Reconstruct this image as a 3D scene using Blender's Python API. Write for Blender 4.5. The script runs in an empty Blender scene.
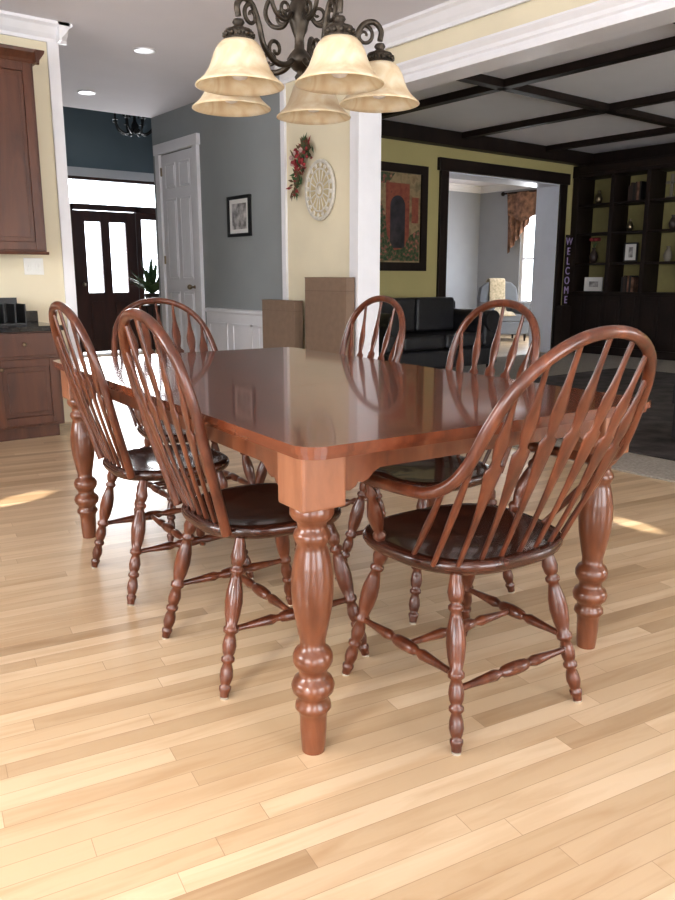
import bpy, math, random
from mathutils import Vector, Matrix
random.seed(4)
R=math.radians
H=2.85
# ------------------------------------------------------------------ materials
def new_mat(name):
    m=bpy.data.materials.new(name); m.use_nodes=True
    nt=m.node_tree; b=nt.nodes['Principled BSDF']
    return m,nt,b
def nd(nt,t,**kw):
    n=nt.nodes.new(t)
    for k,v in kw.items(): setattr(n,k,v)
    return n
def ramp(nt,fac,stops):
    r=nd(nt,'ShaderNodeValToRGB'); e=r.color_ramp.elements
    e[0].position=stops[0][0]; e[0].color=(*stops[0][1],1)
    e[1].position=stops[-1][0]; e[1].color=(*stops[-1][1],1)
    for p,c in stops[1:-1]:
        x=e.new(p); x.color=(*c,1)
    nt.links.new(fac,r.inputs[0]); return r.outputs[0]
def plain(name,col,rough=.5,metal=0,var=.06,scale=8,coat=0,bump=0,spec=.5,**kw):
    m,nt,b=new_mat(name)
    tc=nd(nt,'ShaderNodeTexCoord'); no=nd(nt,'ShaderNodeTexNoise'); no.inputs['Scale'].default_value=scale; no.inputs['Detail'].default_value=4
    nt.links.new(tc.outputs['Object'],no.inputs['Vector'])
    c0=tuple(max(0,c*(1-var)) for c in col); c1=tuple(min(1,c*(1+var)) for c in col)
    nt.links.new(ramp(nt,no.outputs['Fac'],[(.3,c0),(.7,c1)]),b.inputs['Base Color'])
    b.inputs['Roughness'].default_value=rough; b.inputs['Metallic'].default_value=metal
    b.inputs['Coat Weight'].default_value=coat; b.inputs['Coat Roughness'].default_value=.08
    b.inputs['Specular IOR Level'].default_value=spec
    if bump:
        bp=nd(nt,'ShaderNodeBump'); bp.inputs['Strength'].default_value=bump; bp.inputs['Distance'].default_value=.01
        n2=nd(nt,'ShaderNodeTexNoise'); n2.inputs['Scale'].default_value=scale*6
        nt.links.new(tc.outputs['Object'],n2.inputs['Vector'])
        nt.links.new(n2.outputs['Fac'],bp.inputs['Height']); nt.links.new(bp.outputs[0],b.inputs['Normal'])
    return m
def wood(name,stops,sc=(18,18,2.2),rough=.3,coat=.4,coatr=.08,bump=.05,spec=.5):
    m,nt,b=new_mat(name)
    tc=nd(nt,'ShaderNodeTexCoord'); mp=nd(nt,'ShaderNodeMapping'); mp.inputs['Scale'].default_value=sc
    nt.links.new(tc.outputs['Object'],mp.inputs['Vector'])
    no=nd(nt,'ShaderNodeTexNoise'); no.inputs['Scale'].default_value=1; no.inputs['Detail'].default_value=6; no.inputs['Roughness'].default_value=.6; no.inputs['Distortion'].default_value=.6
    nt.links.new(mp.outputs[0],no.inputs['Vector'])
    nt.links.new(ramp(nt,no.outputs['Fac'],stops),b.inputs['Base Color'])
    b.inputs['Roughness'].default_value=rough; b.inputs['Coat Weight'].default_value=coat; b.inputs['Coat Roughness'].default_value=coatr
    b.inputs['Specular IOR Level'].default_value=spec
    bp=nd(nt,'ShaderNodeBump'); bp.inputs['Strength'].default_value=bump; bp.inputs['Distance'].default_value=.003
    nt.links.new(no.outputs['Fac'],bp.inputs['Height']); nt.links.new(bp.outputs[0],b.inputs['Normal'])
    return m
def floor_mat():
    m,nt,b=new_mat('maple_plank_floor'); L=nt.links.new
    tc=nd(nt,'ShaderNodeTexCoord'); mp=nd(nt,'ShaderNodeMapping'); mp.inputs['Rotation'].default_value=(0,0,R(10))
    L(tc.outputs['Object'],mp.inputs['Vector'])
    sx=nd(nt,'ShaderNodeSeparateXYZ'); L(mp.outputs[0],sx.inputs[0])
    def M(op,a,bv=None,c=None):
        n=nd(nt,'ShaderNodeMath',operation=op)
        for i,v in enumerate((a,bv,c)):
            if v is None: continue
            if isinstance(v,(int,float)): n.inputs[i].default_value=v
            else: L(v,n.inputs[i])
        return n.outputs[0]
    yr=M('DIVIDE',sx.outputs[1],.0572); row=M('FLOOR',yr); fy=M('FRACT',yr)
    wn=nd(nt,'ShaderNodeTexWhiteNoise',noise_dimensions='1D'); L(row,wn.inputs['W'])
    xo=M('ADD',M('DIVIDE',sx.outputs[0],.95),M('MULTIPLY',wn.outputs['Value'],7.3))
    pid=M('FLOOR',xo); fx=M('FRACT',xo)
    cb=nd(nt,'ShaderNodeCombineXYZ'); L(row,cb.inputs[0]); L(pid,cb.inputs[1])
    w2=nd(nt,'ShaderNodeTexWhiteNoise',noise_dimensions='2D'); L(cb.outputs[0],w2.inputs['Vector'])
    base=ramp(nt,w2.outputs['Value'],[(0,(.43,.305,.185)),(.2,(.53,.385,.24)),(.6,(.59,.44,.285)),(1,(.66,.51,.345))])
    mp2=nd(nt,'ShaderNodeMapping'); mp2.inputs['Scale'].default_value=(2.2,20,1); L(mp.outputs[0],mp2.inputs['Vector'])
    ad=nd(nt,'ShaderNodeVectorMath',operation='ADD'); L(mp2.outputs[0],ad.inputs[0])
    cb2=nd(nt,'ShaderNodeCombineXYZ'); L(M('MULTIPLY',w2.outputs['Value'],40),cb2.inputs[0]); L(M('MULTIPLY',w2.outputs['Value'],17),cb2.inputs[2]); L(cb2.outputs[0],ad.inputs[1])
    no=nd(nt,'ShaderNodeTexNoise'); no.inputs['Scale'].default_value=1; no.inputs['Detail'].default_value=7; no.inputs['Distortion'].default_value=.8; L(ad.outputs[0],no.inputs['Vector'])
    g=ramp(nt,no.outputs['Fac'],[(.3,(.84,.77,.70)),(.55,(1,1,1)),(.8,(1.0,.98,.94))])
    mx=nd(nt,'ShaderNodeMix',data_type='RGBA',blend_type='MULTIPLY'); mx.inputs[0].default_value=.85; L(base,mx.inputs[6]); L(g,mx.inputs[7])
    e=M('MINIMUM',M('MULTIPLY',M('MINIMUM',fy,M('SUBTRACT',1,fy)),.0572),M('MULTIPLY',M('MINIMUM',fx,M('SUBTRACT',1,fx)),.95))
    seam=M('LESS_THAN',e,.0008)
    mx2=nd(nt,'ShaderNodeMix',data_type='RGBA'); L(M('MULTIPLY',seam,.5),mx2.inputs[0]); L(mx.outputs[2],mx2.inputs[6]); mx2.inputs[7].default_value=(.22,.13,.07,1)
    L(mx2.outputs[2],b.inputs['Base Color'])
    b.inputs['Roughness'].default_value=.30; b.inputs['Coat Weight'].default_value=.3; b.inputs['Coat Roughness'].default_value=.16
    return m
CH=[(.25,(.034,.0082,.0038)),(.5,(.092,.0245,.0102)),(.75,(.175,.053,.022))]
M_chair=wood('cherry_chair_wood',CH,(22,22,3),.28,.4,.05,spec=.4)
M_seat=wood('cherry_seat_wood',[(.25,(.018,.005,.003)),(.5,(.045,.012,.006)),(.75,(.085,.024,.011))],(16,3,3),.26,.45,.06,spec=.4)
M_leg=wood('cherry_table_leg_wood',[(.25,(.072,.022,.010)),(.5,(.145,.048,.021)),(.75,(.23,.083,.037))],(14,14,2.5),.28,.4,.06,spec=.4)
M_block=wood('cherry_table_block_wood',[(.25,(.145,.055,.027)),(.5,(.24,.098,.049)),(.75,(.33,.145,.077))],(12,12,2.5),.38,.2,.12)
M_top=wood('cherry_tabletop_wood',[(.25,(.06,.014,.006)),(.5,(.125,.033,.013)),(.75,(.20,.058,.024))],(16,1.6,8),.27,.6,.06,.015,spec=.3)
M_cab=wood('cherry_cabinet_wood',[(.25,(.035,.011,.006)),(.5,(.08,.027,.013)),(.75,(.13,.046,.022))],(9,9,1.2),.38,.2,.15)
M_door=wood('mahogany_door_wood',[(.25,(.03,.008,.005)),(.5,(.055,.014,.008)),(.75,(.08,.022,.012))],(8,8,1),.4,.15)
M_dark=wood('espresso_trim_wood',[(.25,(.010,.006,.005)),(.5,(.017,.010,.008)),(.75,(.026,.014,.010))],(8,8,3),.5,0,spec=.25)
M_floor=floor_mat()
M_white=plain('white_trim_paint',(.76,.75,.77),.4,var=.02)
M_ceil=plain('ceiling_paint',(.74,.72,.76),.9,var=.015,scale=3)
M_ceil2=plain('family_ceiling_paint',(.86,.85,.88),.95,var=.015,scale=3,spec=.1)
M_cream=plain('cream_wall_paint',(.73,.655,.49),.75,var=.03,scale=3)
M_grey=plain('bluegrey_wall_paint',(.29,.305,.305),.75,var=.03,scale=3)
M_teal=plain('foyer_blue_wall_paint',(.18,.225,.255),.75,var=.03,scale=3)
M_yellow=plain('mustard_wall_paint',(.46,.395,.18),.75,var=.03,scale=3)
M_lav=plain('lavender_grey_wall_paint',(.34,.35,.375),.75,var=.03,scale=3)
M_carpet=plain('beige_grey_carpet_pile',(.34,.305,.26),.95,var=.2,scale=60,bump=.5)
M_rug=plain('dark_patterned_rug_pile',(.055,.045,.042),.95,var=.7,scale=5,bump=.4)
M_granite=plain('black_granite',(.02,.02,.022),.12,var=.6,scale=160)
M_leather=plain('black_leather',(.018,.018,.022),.38,var=.2,scale=10,bump=.25)
M_bronze=plain('oil_rubbed_bronze',(.05,.040,.030),.42,metal=.7,var=.4,scale=40)
M_iron=plain('black_iron',(.02,.02,.02),.4,metal=.6,var=.2)
M_card=plain('cardboard_brown',(.22,.15,.105),.85,var=.06,scale=20)
M_felt=plain('felt_glide_pad',(.34,.29,.23),.9)
M_plate=plain('switch_plate_plastic',(.75,.74,.70),.35,var=.01)
M_black=plain('black_plastic',(.015,.015,.016),.3)
M_brass=plain('brushed_knob_metal',(.25,.2,.13),.3,metal=1)
M_leaf=plain('green_leaves',(.045,.10,.035),.6,var=.4,scale=20)
M_terra=plain('dark_ceramic_pot',(.05,.03,.025),.4)
M_red=plain('red_ribbon_berries',(.28,.025,.03),.6,var=.3)
M_plaque=plain('distressed_white_plaque',(.58,.55,.49),.6,var=.15,scale=40)
M_stone=plain('stoneware_vase',(.22,.19,.15),.6,var=.2)
M_photo=plain('photo_print',(.35,.33,.32),.4,var=.8,scale=14)
M_mat=plain('photo_mat_board',(.75,.73,.70),.7,var=.01)
M_fab=plain('beige_throw_fabric',(.50,.42,.30),.9,var=.25,scale=30,bump=.3)
M_cur=plain('floral_curtain_fabric',(.22,.12,.08),.9,var=.6,scale=12)
M_purple=plain('purple_sign_letters',(.45,.35,.60),.6)
M_bulb=plain('frosted_bulb_glass',(.85,.85,.82),.3,var=.01)
def shade_mat():
    m,nt,b=new_mat('alabaster_shade_glass'); L=nt.links.new
    tc=nd(nt,'ShaderNodeTexCoord')
    no=nd(nt,'ShaderNodeTexNoise'); no.inputs['Scale'].default_value=12; no.inputs['Detail'].default_value=4; no.inputs['Distortion'].default_value=1.5; L(tc.outputs['Object'],no.inputs['Vector'])
    c=ramp(nt,no.outputs['Fac'],[(.25,(.72,.58,.38)),(.5,(.82,.73,.55)),(.7,(.88,.82,.69))])
    L(c,b.inputs['Base Color']); b.inputs['Roughness'].default_value=.35
    tr=nd(nt,'ShaderNodeBsdfTranslucent'); L(c,tr.inputs[0])
    mx=nd(nt,'ShaderNodeMixShader'); mx.inputs[0].default_value=.45
    out=nt.nodes['Material Output']; L(b.outputs[0],mx.inputs[1]); L(tr.outputs[0],mx.inputs[2]); L(mx.outputs[0],out.inputs[0])
    return m
M_shade=shade_mat()
def glass_mat():
    m,nt,b=new_mat('window_glass'); L=nt.links.new
    t=nd(nt,'ShaderNodeBsdfTransparent'); g=nd(nt,'ShaderNodeBsdfGlossy'); g.inputs['Roughness'].default_value=.02
    mx=nd(nt,'ShaderNodeMixShader'); mx.inputs[0].default_value=.06
    L(t.outputs[0],mx.inputs[1]); L(g.outputs[0],mx.inputs[2]); L(mx.outputs[0],nt.nodes['Material Output'].inputs[0]); return m
M_glass=glass_mat()
# ------------------------------------------------------------------ mesh builder
class MB:
    def __init__(s): s.v=[];s.f=[];s.m=[];s.s=[];s.M=Matrix.Identity(4)
    def add(s,vs,fs,m=0,sm=False):
        o=len(s.v); s.v+=[tuple(s.M@Vector(p)) for p in vs]
        for f in fs: s.f.append(tuple(i+o for i in f)); s.m.append(m); s.s.append(sm)
    def box(s,x0,x1,y0,y1,z0,z1,m=0):
        vs=[(x,y,z) for x in(x0,x1) for y in(y0,y1) for z in(z0,z1)]
        s.add(vs,[(0,1,3,2),(4,6,7,5),(0,4,5,1),(2,3,7,6),(0,2,6,4),(1,5,7,3)],m)
    def prism(s,out,z0,z1,m=0,sm=False):
        n=len(out); vs=[(x,y,z0) for x,y in out]+[(x,y,z1) for x,y in out]
        fs=[tuple(range(n-1,-1,-1)),tuple(range(n,2*n))]
        s.add(vs,fs,m); s.add(vs,[(i,(i+1)%n,n+(i+1)%n,n+i) for i in range(n)],m,sm)
    def sweep(s,pts,rad,m=0,seg=10,ref=None,caps=True):
        pts=[Vector(p) for p in pts]; n=len(pts); rings=[]
        S=None
        for i,p in enumerate(pts):
            T=(pts[min(i+1,n-1)]-pts[max(i-1,0)]).normalized()
            if ref is not None: b=Vector(ref)
            elif S is not None: b=S
            else: b=Vector((1,0,0)) if abs(T.x)<.8 else Vector((0,1,0))
            S=(b-b.dot(T)*T).normalized(); N=T.cross(S)
            r=rad[i] if isinstance(rad,list) else rad
            if not isinstance(r,tuple): r=(r,r)
            rings.append([p+S*r[0]*math.cos(2*math.pi*k/seg)+N*r[1]*math.sin(2*math.pi*k/seg) for k in range(seg)])
        vs=[q for r in rings for q in r]
        fs=[(i*seg+k,i*seg+(k+1)%seg,(i+1)*seg+(k+1)%seg,(i+1)*seg+k) for i in range(n-1) for k in range(seg)]
        s.add(vs,fs,m,True)
        if caps: s.add(rings[0]+rings[-1],[tuple(range(seg-1,-1,-1)),tuple(range(seg,2*seg))],m)
    def lathe(s,p0,p1,prof,m=0,seg=16):
        p0=Vector(p0);p1=Vector(p1)
        T=(p1-p0); Tn=T.normalized(); b=Vector((1,0,0)) if abs(Tn.x)<.8 else Vector((0,1,0))
        S=(b-b.dot(Tn)*Tn).normalized(); N=Tn.cross(S); vs=[]
        for t,r in prof:
            for k in range(seg):
                a=2*math.pi*k/seg; vs.append(p0+T*t+S*r*math.cos(a)+N*r*math.sin(a))
        n=len(prof)
        s.add(vs,[(i*seg+k,i*seg+(k+1)%seg,(i+1)*seg+(k+1)%seg,(i+1)*seg+k) for i in range(n-1) for k in range(seg)],m,True)
        s.add(vs[:seg]+vs[-seg:],[tuple(range(seg-1,-1,-1)),tuple(range(seg,2*seg))],m)
    def vlathe(s,c,prof,m=0,seg=24,caps=True):
        vs=[(c[0]+r*math.cos(2*math.pi*k/seg),c[1]+r*math.sin(2*math.pi*k/seg),c[2]+z) for r,z in prof for k in range(seg)]
        n=len(prof)
        s.add(vs,[(i*seg+k,i*seg+(k+1)%seg,(i+1)*seg+(k+1)%seg,(i+1)*seg+k) for i in range(n-1) for k in range(seg)],m,True)
        if caps: s.add(vs[:seg]+vs[-seg:],[tuple(range(seg-1,-1,-1)),tuple(range(seg,2*seg))],m)
    def ball(s,c,r,m=0,seg=12):
        if not isinstance(r,tuple): r=(r,r,r)
        n=seg//2; vs=[(c[0]+r[0]*math.sin(math.pi*i/n)*math.cos(2*math.pi*k/seg),c[1]+r[1]*math.sin(math.pi*i/n)*math.sin(2*math.pi*k/seg),c[2]+r[2]*math.cos(math.pi*i/n)) for i in range(n+1) for k in range(seg)]
        s.add(vs,[(i*seg+k,(i+1)*seg+k,(i+1)*seg+(k+1)%seg,i*seg+(k+1)%seg) for i in range(n) for k in range(seg)],m,True)
    def mould(s,p0,p1,outd,prof,m=0):
        p0=Vector(p0);p1=Vector(p1);o=Vector(outd)
        a=[p0+o*d+Vector((0,0,z)) for d,z in prof]; b=[p1+o*d+Vector((0,0,z)) for d,z in prof]; n=len(prof)
        s.add(a+b,[(i,(i+1)%n,n+(i+1)%n,n+i) for i in range(n)]+[tuple(range(n-1,-1,-1)),tuple(range(n,2*n))],m)
    def mesh(s,name,mats):
        me=bpy.data.meshes.new(name); me.from_pydata(s.v,[],s.f)
        for m in mats: me.materials.append(m)
        for p,mi,sm in zip(me.polygons,s.m,s.s): p.material_index=mi; p.use_smooth=sm
        import bmesh
        bm=bmesh.new(); bm.from_mesh(me); bmesh.ops.recalc_face_normals(bm,faces=bm.faces); bm.to_mesh(me); bm.free()
        return me
    def obj(s,name,mats,loc=(0,0,0),rz=0,parent=None,bevel=0,seg=2,me=None):
        me=me or s.mesh(name,mats)
        return place(name,me,loc,rz,parent,bevel,seg)
def place(name,me,loc=(0,0,0),rz=0,parent=None,bevel=0,seg=2):
    o=bpy.data.objects.new(name,me); bpy.context.scene.collection.objects.link(o)
    o.location=loc; o.rotation_euler=(0,0,R(rz))
    if parent: o.parent=parent
    if bevel:
        b=o.modifiers.new('bevel','BEVEL'); b.width=bevel; b.segments=seg; b.limit_method='ANGLE'; b.angle_limit=R(50)
    return o
def empty(name,loc=(0,0,0),rz=0):
    o=bpy.data.objects.new(name,None); bpy.context.scene.collection.objects.link(o); o.location=loc; o.rotation_euler=(0,0,R(rz)); o.empty_display_size=.1; return o
def catmull(P,n=8):
    P=[Vector(p) for p in P]; Q=[P[0]*2-P[1]]+P+[P[-1]*2-P[-2]]; out=[]
    for i in range(1,len(Q)-2):
        for k in range(n):
            t=k/n; a,b,c,d=Q[i-1:i+3]
            out.append(.5*((2*b)+(c-a)*t+(2*a-5*b+4*c-d)*t*t+(3*b-a-3*c+d)*t**3))
    out.append(P[-1]); return out
def simple_box(name,b,mat,bevel=0):
    mb=MB(); cx,cy,cz=(b[0]+b[1])/2,(b[2]+b[3])/2,(b[4]+b[5])/2
    mb.box(b[0]-cx,b[1]-cx,b[2]-cy,b[3]-cy,b[4]-cz,b[5]-cz)
    return mb.obj(name,[mat],(cx,cy,cz),bevel=bevel)
# ------------------------------------------------------------------ room shell
simple_box('floor',(-3.2,14.2,-3.2,11.6,-.12,0),M_floor)
simple_box('floor_carpet',(4.0,10.4,-1.55,4.9,0,.010),M_carpet)
simple_box('floor_carpet_rear',(4.3,10.4,4.9,7.25,0,.010),M_carpet)
simple_box('area_rug',(4.45,8.6,.2,5.4,.010,.02),M_rug,bevel=.004)
simple_box('ceiling',(-3.2,4.25,-3.2,8.65,H,H+.1),M_ceil)
simple_box('ceiling_family_room',(4.25,10.55,-3.2,7.62,H,H+.1),M_ceil2)
simple_box('ceiling_far_room',(5.5,12.4,7.62,11.2,H,H+.1),M_ceil)
simple_box('ceiling_foyer',(.9,7.1,8.5,11.6,5.4,5.5),M_ceil)
def wall(name,axis,pos,th,a0,a1,z0,z1,mat,holes=()):
    mb=MB()
    def bx(p,q,r,t):
        if q-p<1e-4 or t-r<1e-4: return
        if axis=='x': mb.box(pos,pos+th,p,q,r,t)
        else: mb.box(p,q,pos,pos+th,r,t)
    cur=a0
    for b0,b1,h0,h1 in sorted(holes):
        bx(cur,b0,z0,z1); bx(b0,b1,z0,h0); bx(b0,b1,h1,z1); cur=b1
    bx(cur,a1,z0,z1)
    return mb.obj(name,[mat])
HD=2.47
wall('wall_kitchen','y',6.0,.14,-3.06,2.13,0,H,M_cream)
wall('wall_hall_left','x',1.99,.14,6.14,8.65,0,H,M_grey)
wall('wall_hall_right','x',4.1,.15,5.97,8.65,0,H,M_grey,[(7.65,8.43,0,2.43)])
wall('wall_pier','x',4.085,.165,4.93,5.97,0,H,M_cream)
wall('wall_opening_header','x',4.1,.15,-1.6,4.93,HD,H,M_cream)
wall('wall_opening_right','x',4.1,.15,-3.06,-1.6,0,H,M_cream)
BW=[(-2.4,-.3,.1,2.3),(.5,2.9,.1,2.3),(5.2,7.0,.4,2.3),(7.8,9.4,.4,2.3)]
wall('wall_back','y',-3.2,.14,-3.2,10.55,0,H,M_cream,BW)
LW=[(-1.8,.6,.1,2.3),(2.0,4.2,.9,2.3)]
wall('wall_left','x',-3.2,.14,-3.06,6.14,0,H,M_cream,LW)
wall('wall_family_back','y',7.25,.37,4.25,10.55,0,H,M_yellow,[(7.41,9.7,0,2.4)])
wall('wall_family_right','x',10.41,.14,-3.06,7.25,0,H,M_yellow)
wall('wall_front','y',11.4,.15,.9,7.1,0,5.4,M_teal,[(3.75,5.5,0,2.5)])
wall('wall_foyer_left','x',.9,.14,8.65,11.4,0,5.4,M_teal)
wall('wall_foyer_right','x',6.9,.14,8.65,11.4,0,5.4,M_teal)
wall('wall_foyer_upper','y',8.51,.14,.9,7.1,H+.1,5.4,M_teal)
wall('wall_foyer_return_left','y',8.51,.14,.9,1.99,0,H+.1,M_teal)
wall('wall_foyer_return_right','y',8.65,.1,4.25,6.9,0,H+.1,M_teal)
wall('wall_far_room_back','y',11.0,.15,7.2,12.4,0,H,M_lav)
wall('wall_far_room_right','x',12.2,.15,7.62,11.0,0,H,M_lav,[(8.3,9.95,.6,2.3)])
wall('wall_far_room_left','x',7.06,.13,7.62,11.0,0,H,M_lav)
CR=[(0,0),(.10,0),(.10,-.02),(.075,-.035),(.045,-.075),(.02,-.10),(.02,-.125),(0,-.125)]
def crown(name,segs,mat=M_white):
    mb=MB()
    for p0,p1,o in segs: mb.mould(p0,p1,o,CR)
    mb.obj(name,[mat])
crown('trim_crown_kitchen',[((-3.06,6.0,H),(2.21,6.0,H),(0,-1,0)),((2.13,5.9,H),(2.13,8.65,H),(1,0,0))])
crown('trim_crown_opening',[((4.085,-3.0,H),(4.085,5.97,H),(-1,0,0))])
mb=MB()
HC=[(0,0),(.03,0),(.03,.05),(.045,.06),(.045,.085),(.075,.115),(.075,.13),(0,.13)]
mb.mould((4.085,-1.6,HD-.02),(4.085,5.04,HD-.02),(-1,0,0),HC)
mb.box(4.05,4.085,4.93,5.03,0,HD-.02); mb.box(4.04,4.27,4.905,4.93,0,HD-.02); mb.box(4.04,4.27,-1.6,4.93,HD-.025,HD)
mb.box(4.04,4.085,4.92,5.04,0,.16); mb.box(4.25,4.275,4.93,5.07,0,HD-.02)
mb.obj('trim_opening_casing',[M_white],bevel=.003)
mb=MB(); mb.box(4.06,4.10,5.95,6.01,0,H); mb.obj('trim_hall_corner',[M_white])
mb=MB(); mb.box(2.13,2.15,5.985,6.10,0,H-.12); mb.box(2.07,2.15,5.982,5.999,0,H-.12); mb.obj('trim_kitchen_corner',[M_white])
mb=MB(); mb.box(4.085,4.1,6.02,7.5,0,.74); mb.mould((4.1,6.02,.74),(4.1,7.5,.74),(-1,0,0),[(0,0),(.02,0),(.035,.015),(.035,.04),(0,.05)])
for y0 in (6.1,6.58,7.06):
    y1=y0+.38
    for a in ((y0,y1,.62,.645),(y0,y1,.16,.185),(y0,y0+.025,.16,.645),(y1-.025,y1,.16,.645)): mb.box(4.075,4.086,*a)
mb.box(4.07,4.1,6.02,7.5,0,.12)
mb.obj('trim_wainscot',[M_white],bevel=.002)
mb=MB(); mb.box(4.07,4.085,5.04,5.95,0,.12); mb.obj('baseboard_dining',[M_white])
mb=MB(); mb.box(4.25,7.28,7.235,7.25,.012,.15); mb.obj('baseboard_family',[M_dark])
mb=MB(); mb.box(7.19,12.2,10.98,11.0,0,.14); mb.obj('baseboard_far_room',[M_white])
crown('trim_crown_far_room',[((7.19,11.0,H),(12.2,11.0,H),(0,-1,0)),((12.2,7.62,H),(12.2,11.0,H),(-1,0,0))])
mb=MB()
mb.box(7.27,7.41,7.21,7.25,.012,2.4); mb.box(9.7,9.84,7.21,7.25,.012,2.4); mb.box(7.23,9.88,7.2,7.25,2.4,2.55)
mb.obj('trim_family_opening',[M_dark],bevel=.006)
mb=MB(); mb.box(9.685,9.7,7.25,7.64,0,2.4); mb.box(7.41,7.425,7.25,7.64,0,2.4); mb.box(7.41,9.7,7.25,7.64,2.385,2.4); mb.obj('trim_family_jamb',[plain('white_jamb_paint',(.68,.70,.76),.4,var=.02)])
mb=MB()
for y in (5.1,3.1,1.1,-.9): mb.box(4.25,10.41,y-.055,y+.055,H-.07,H)
for x in (5.9,7.55,9.2): mb.box(x-.055,x+.055,-3.06,7.25,H-.07,H)
mb.box(4.25,10.41,7.1,7.25,H-.17,H); mb.box(4.25,4.33,-3.06,7.1,H-.10,H); mb.box(10.25,10.41,-3.06,7.1,H-.17,H)
mb.obj('ceiling_coffer_beams',[M_dark],bevel=.008)
def window(name,axis,pos,b0,b1,z0,z1,nx=2,nz=1,mat=M_white,glass=True,d=.06):
    mb=MB(); w=.06
    def bx(p,q,r,t,dd=d,m=0,off=0):
        if axis=='x': mb.box(pos+off,pos+off+dd,p,q,r,t,m)
        else: mb.box(p,q,pos+off,pos+off+dd,r,t,m)
    bx(b0,b0+w,z0,z1); bx(b1-w,b1,z0,z1); bx(b0+w,b1-w,z0,z0+w); bx(b0+w,b1-w,z1-w,z1)
    for i in range(1,nx):
        c=b0+(b1-b0)*i/nx; bx(c-.025,c+.025,z0+w,z1-w)
    for i in range(1,nz):
        c=z0+(z1-z0)*i/nz; bx(b0+w,b1-w,c-.015,c+.015,d*.8)
    if glass: bx(b0+w,b1-w,z0+w,z1-w,.006,1,d*.45)
    return mb.obj(name,[mat,M_glass])
for i,(a,b,c,d) in enumerate(BW): window('window_%d'%(i+1),'y',-3.16,a,b,c,d,2,1)
for i,(a,b,c,d) in enumerate(LW): window('window_%d'%(i+5),'x',-3.16,a,b,c,d,2,1)
window('window_7','x',12.23,8.3,9.95,.6,2.3,2,2)
mb=MB()
mb.box(3.75,4.11,11.38,11.42,2.05,2.12);mb.box(4.11,5.5,11.38,11.46,2.05,2.13)
for x in (3.75,4.08,5.07,5.45): mb.box(x,x+.05,11.38,11.46,0,2.12)
mb.box(3.75,5.5,11.38,11.46,2.46,2.5); mb.box(3.75,3.8,11.38,11.46,2.1,2.5); mb.box(5.45,5.5,11.38,11.46,2.1,2.5)
mb.box(3.8,4.08,11.4,11.44,0,.75); mb.box(5.12,5.45,11.4,11.44,0,.75)
mb.box(3.8,4.08,11.4,11.44,1.95,2.05); mb.box(5.12,5.45,11.4,11.44,1.95,2.05)
mb.box(3.8,3.84,11.4,11.44,.75,1.95);mb.box(4.04,4.08,11.4,11.44,.75,1.95);mb.box(5.12,5.16,11.4,11.44,.75,1.95);mb.box(5.41,5.45,11.4,11.44,.75,1.95)
mb.box(3.65,3.75,11.36,11.4,0,2.6,2); mb.box(5.5,5.6,11.36,11.4,0,2.6,2); mb.box(3.65,5.6,11.36,11.4,2.5,2.62,2)
mb.box(3.8,5.45,11.43,11.436,2.13,2.46,1); mb.box(3.84,4.04,11.43,11.436,.75,1.95,1); mb.box(5.16,5.41,11.43,11.436,.75,1.95,1)
mb.obj('window_front_door_surround',[M_door,M_glass,M_white])
mb=MB()
for a in ((4.135,4.29,.02,2.04),(4.91,5.065,.02,2.04),(4.53,4.66,.02,2.04)): mb.box(a[0],a[1],11.4,11.45,a[2],a[3])
for x0,x1 in ((4.29,4.53),(4.66,4.91)):
    mb.box(x0,x1,11.4,11.45,.02,.88); mb.box(x0,x1,11.4,11.45,1.89,2.04); mb.box(x0+.03,x1-.03,11.385,11.4,.2,.75); mb.box(x0,x1,11.425,11.43,.88,1.89,1)
mb.ball((4.21,11.36,1.0),.03,2); mb.lathe((4.21,11.4,1.0),(4.21,11.36,1.0),[(0,.012),(1,.012)],2)
mb.obj('door_1',[M_door,M_glass,M_brass],bevel=.004)
mb=MB(); mb.box(4.085,4.125,7.66,8.42,.01,2.42)
for y0,y1 in ((7.75,8.0),(8.08,8.33)):
    for z0,z1 in ((.2,.95),(1.08,1.95),(2.05,2.32)):
        mb.box(4.075,4.087,y0+.03,y1-.03,z0+.03,z1-.03)
        for a in ((y0,y1,z0,z0+.018),(y0,y1,z1-.018,z1),(y0,y0+.018,z0,z1),(y1-.018,y1,z0,z1)): mb.box(4.077,4.087,*a)
mb.ball((4.025,7.74,1.0),.028,1); mb.lathe((4.085,7.74,1.0),(4.025,7.74,1.0),[(0,.02),(.1,.01),(1,.01)],1)
for z in (.3,1.25,2.2): mb.box(4.07,4.085,8.40,8.42,z,z+.09,1)
mb.obj('door_2',[M_white,M_brass],bevel=.003)
mb=MB(); mb.box(4.06,4.1,7.55,7.65,0,2.43); mb.box(4.06,4.1,8.43,8.53,0,2.43); mb.box(4.055,4.1,7.53,8.55,2.43,2.54); mb.obj('trim_hall_door',[M_white],bevel=.004)
for i,(x,y) in enumerate(((2.91,6.19),(3.07,7.87))):
    mb=MB(); mb.vlathe((0,0,0),[(.062,-.004),(.085,-.008),(.088,-.003),(.085,0)],0,28,False); mb.vlathe((0,0,0),[(.062,-.004),(.055,-.001)],1,28)
    mb.obj('recessed_light',[M_white,M_bulb],(x,y,H-.001))
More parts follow.
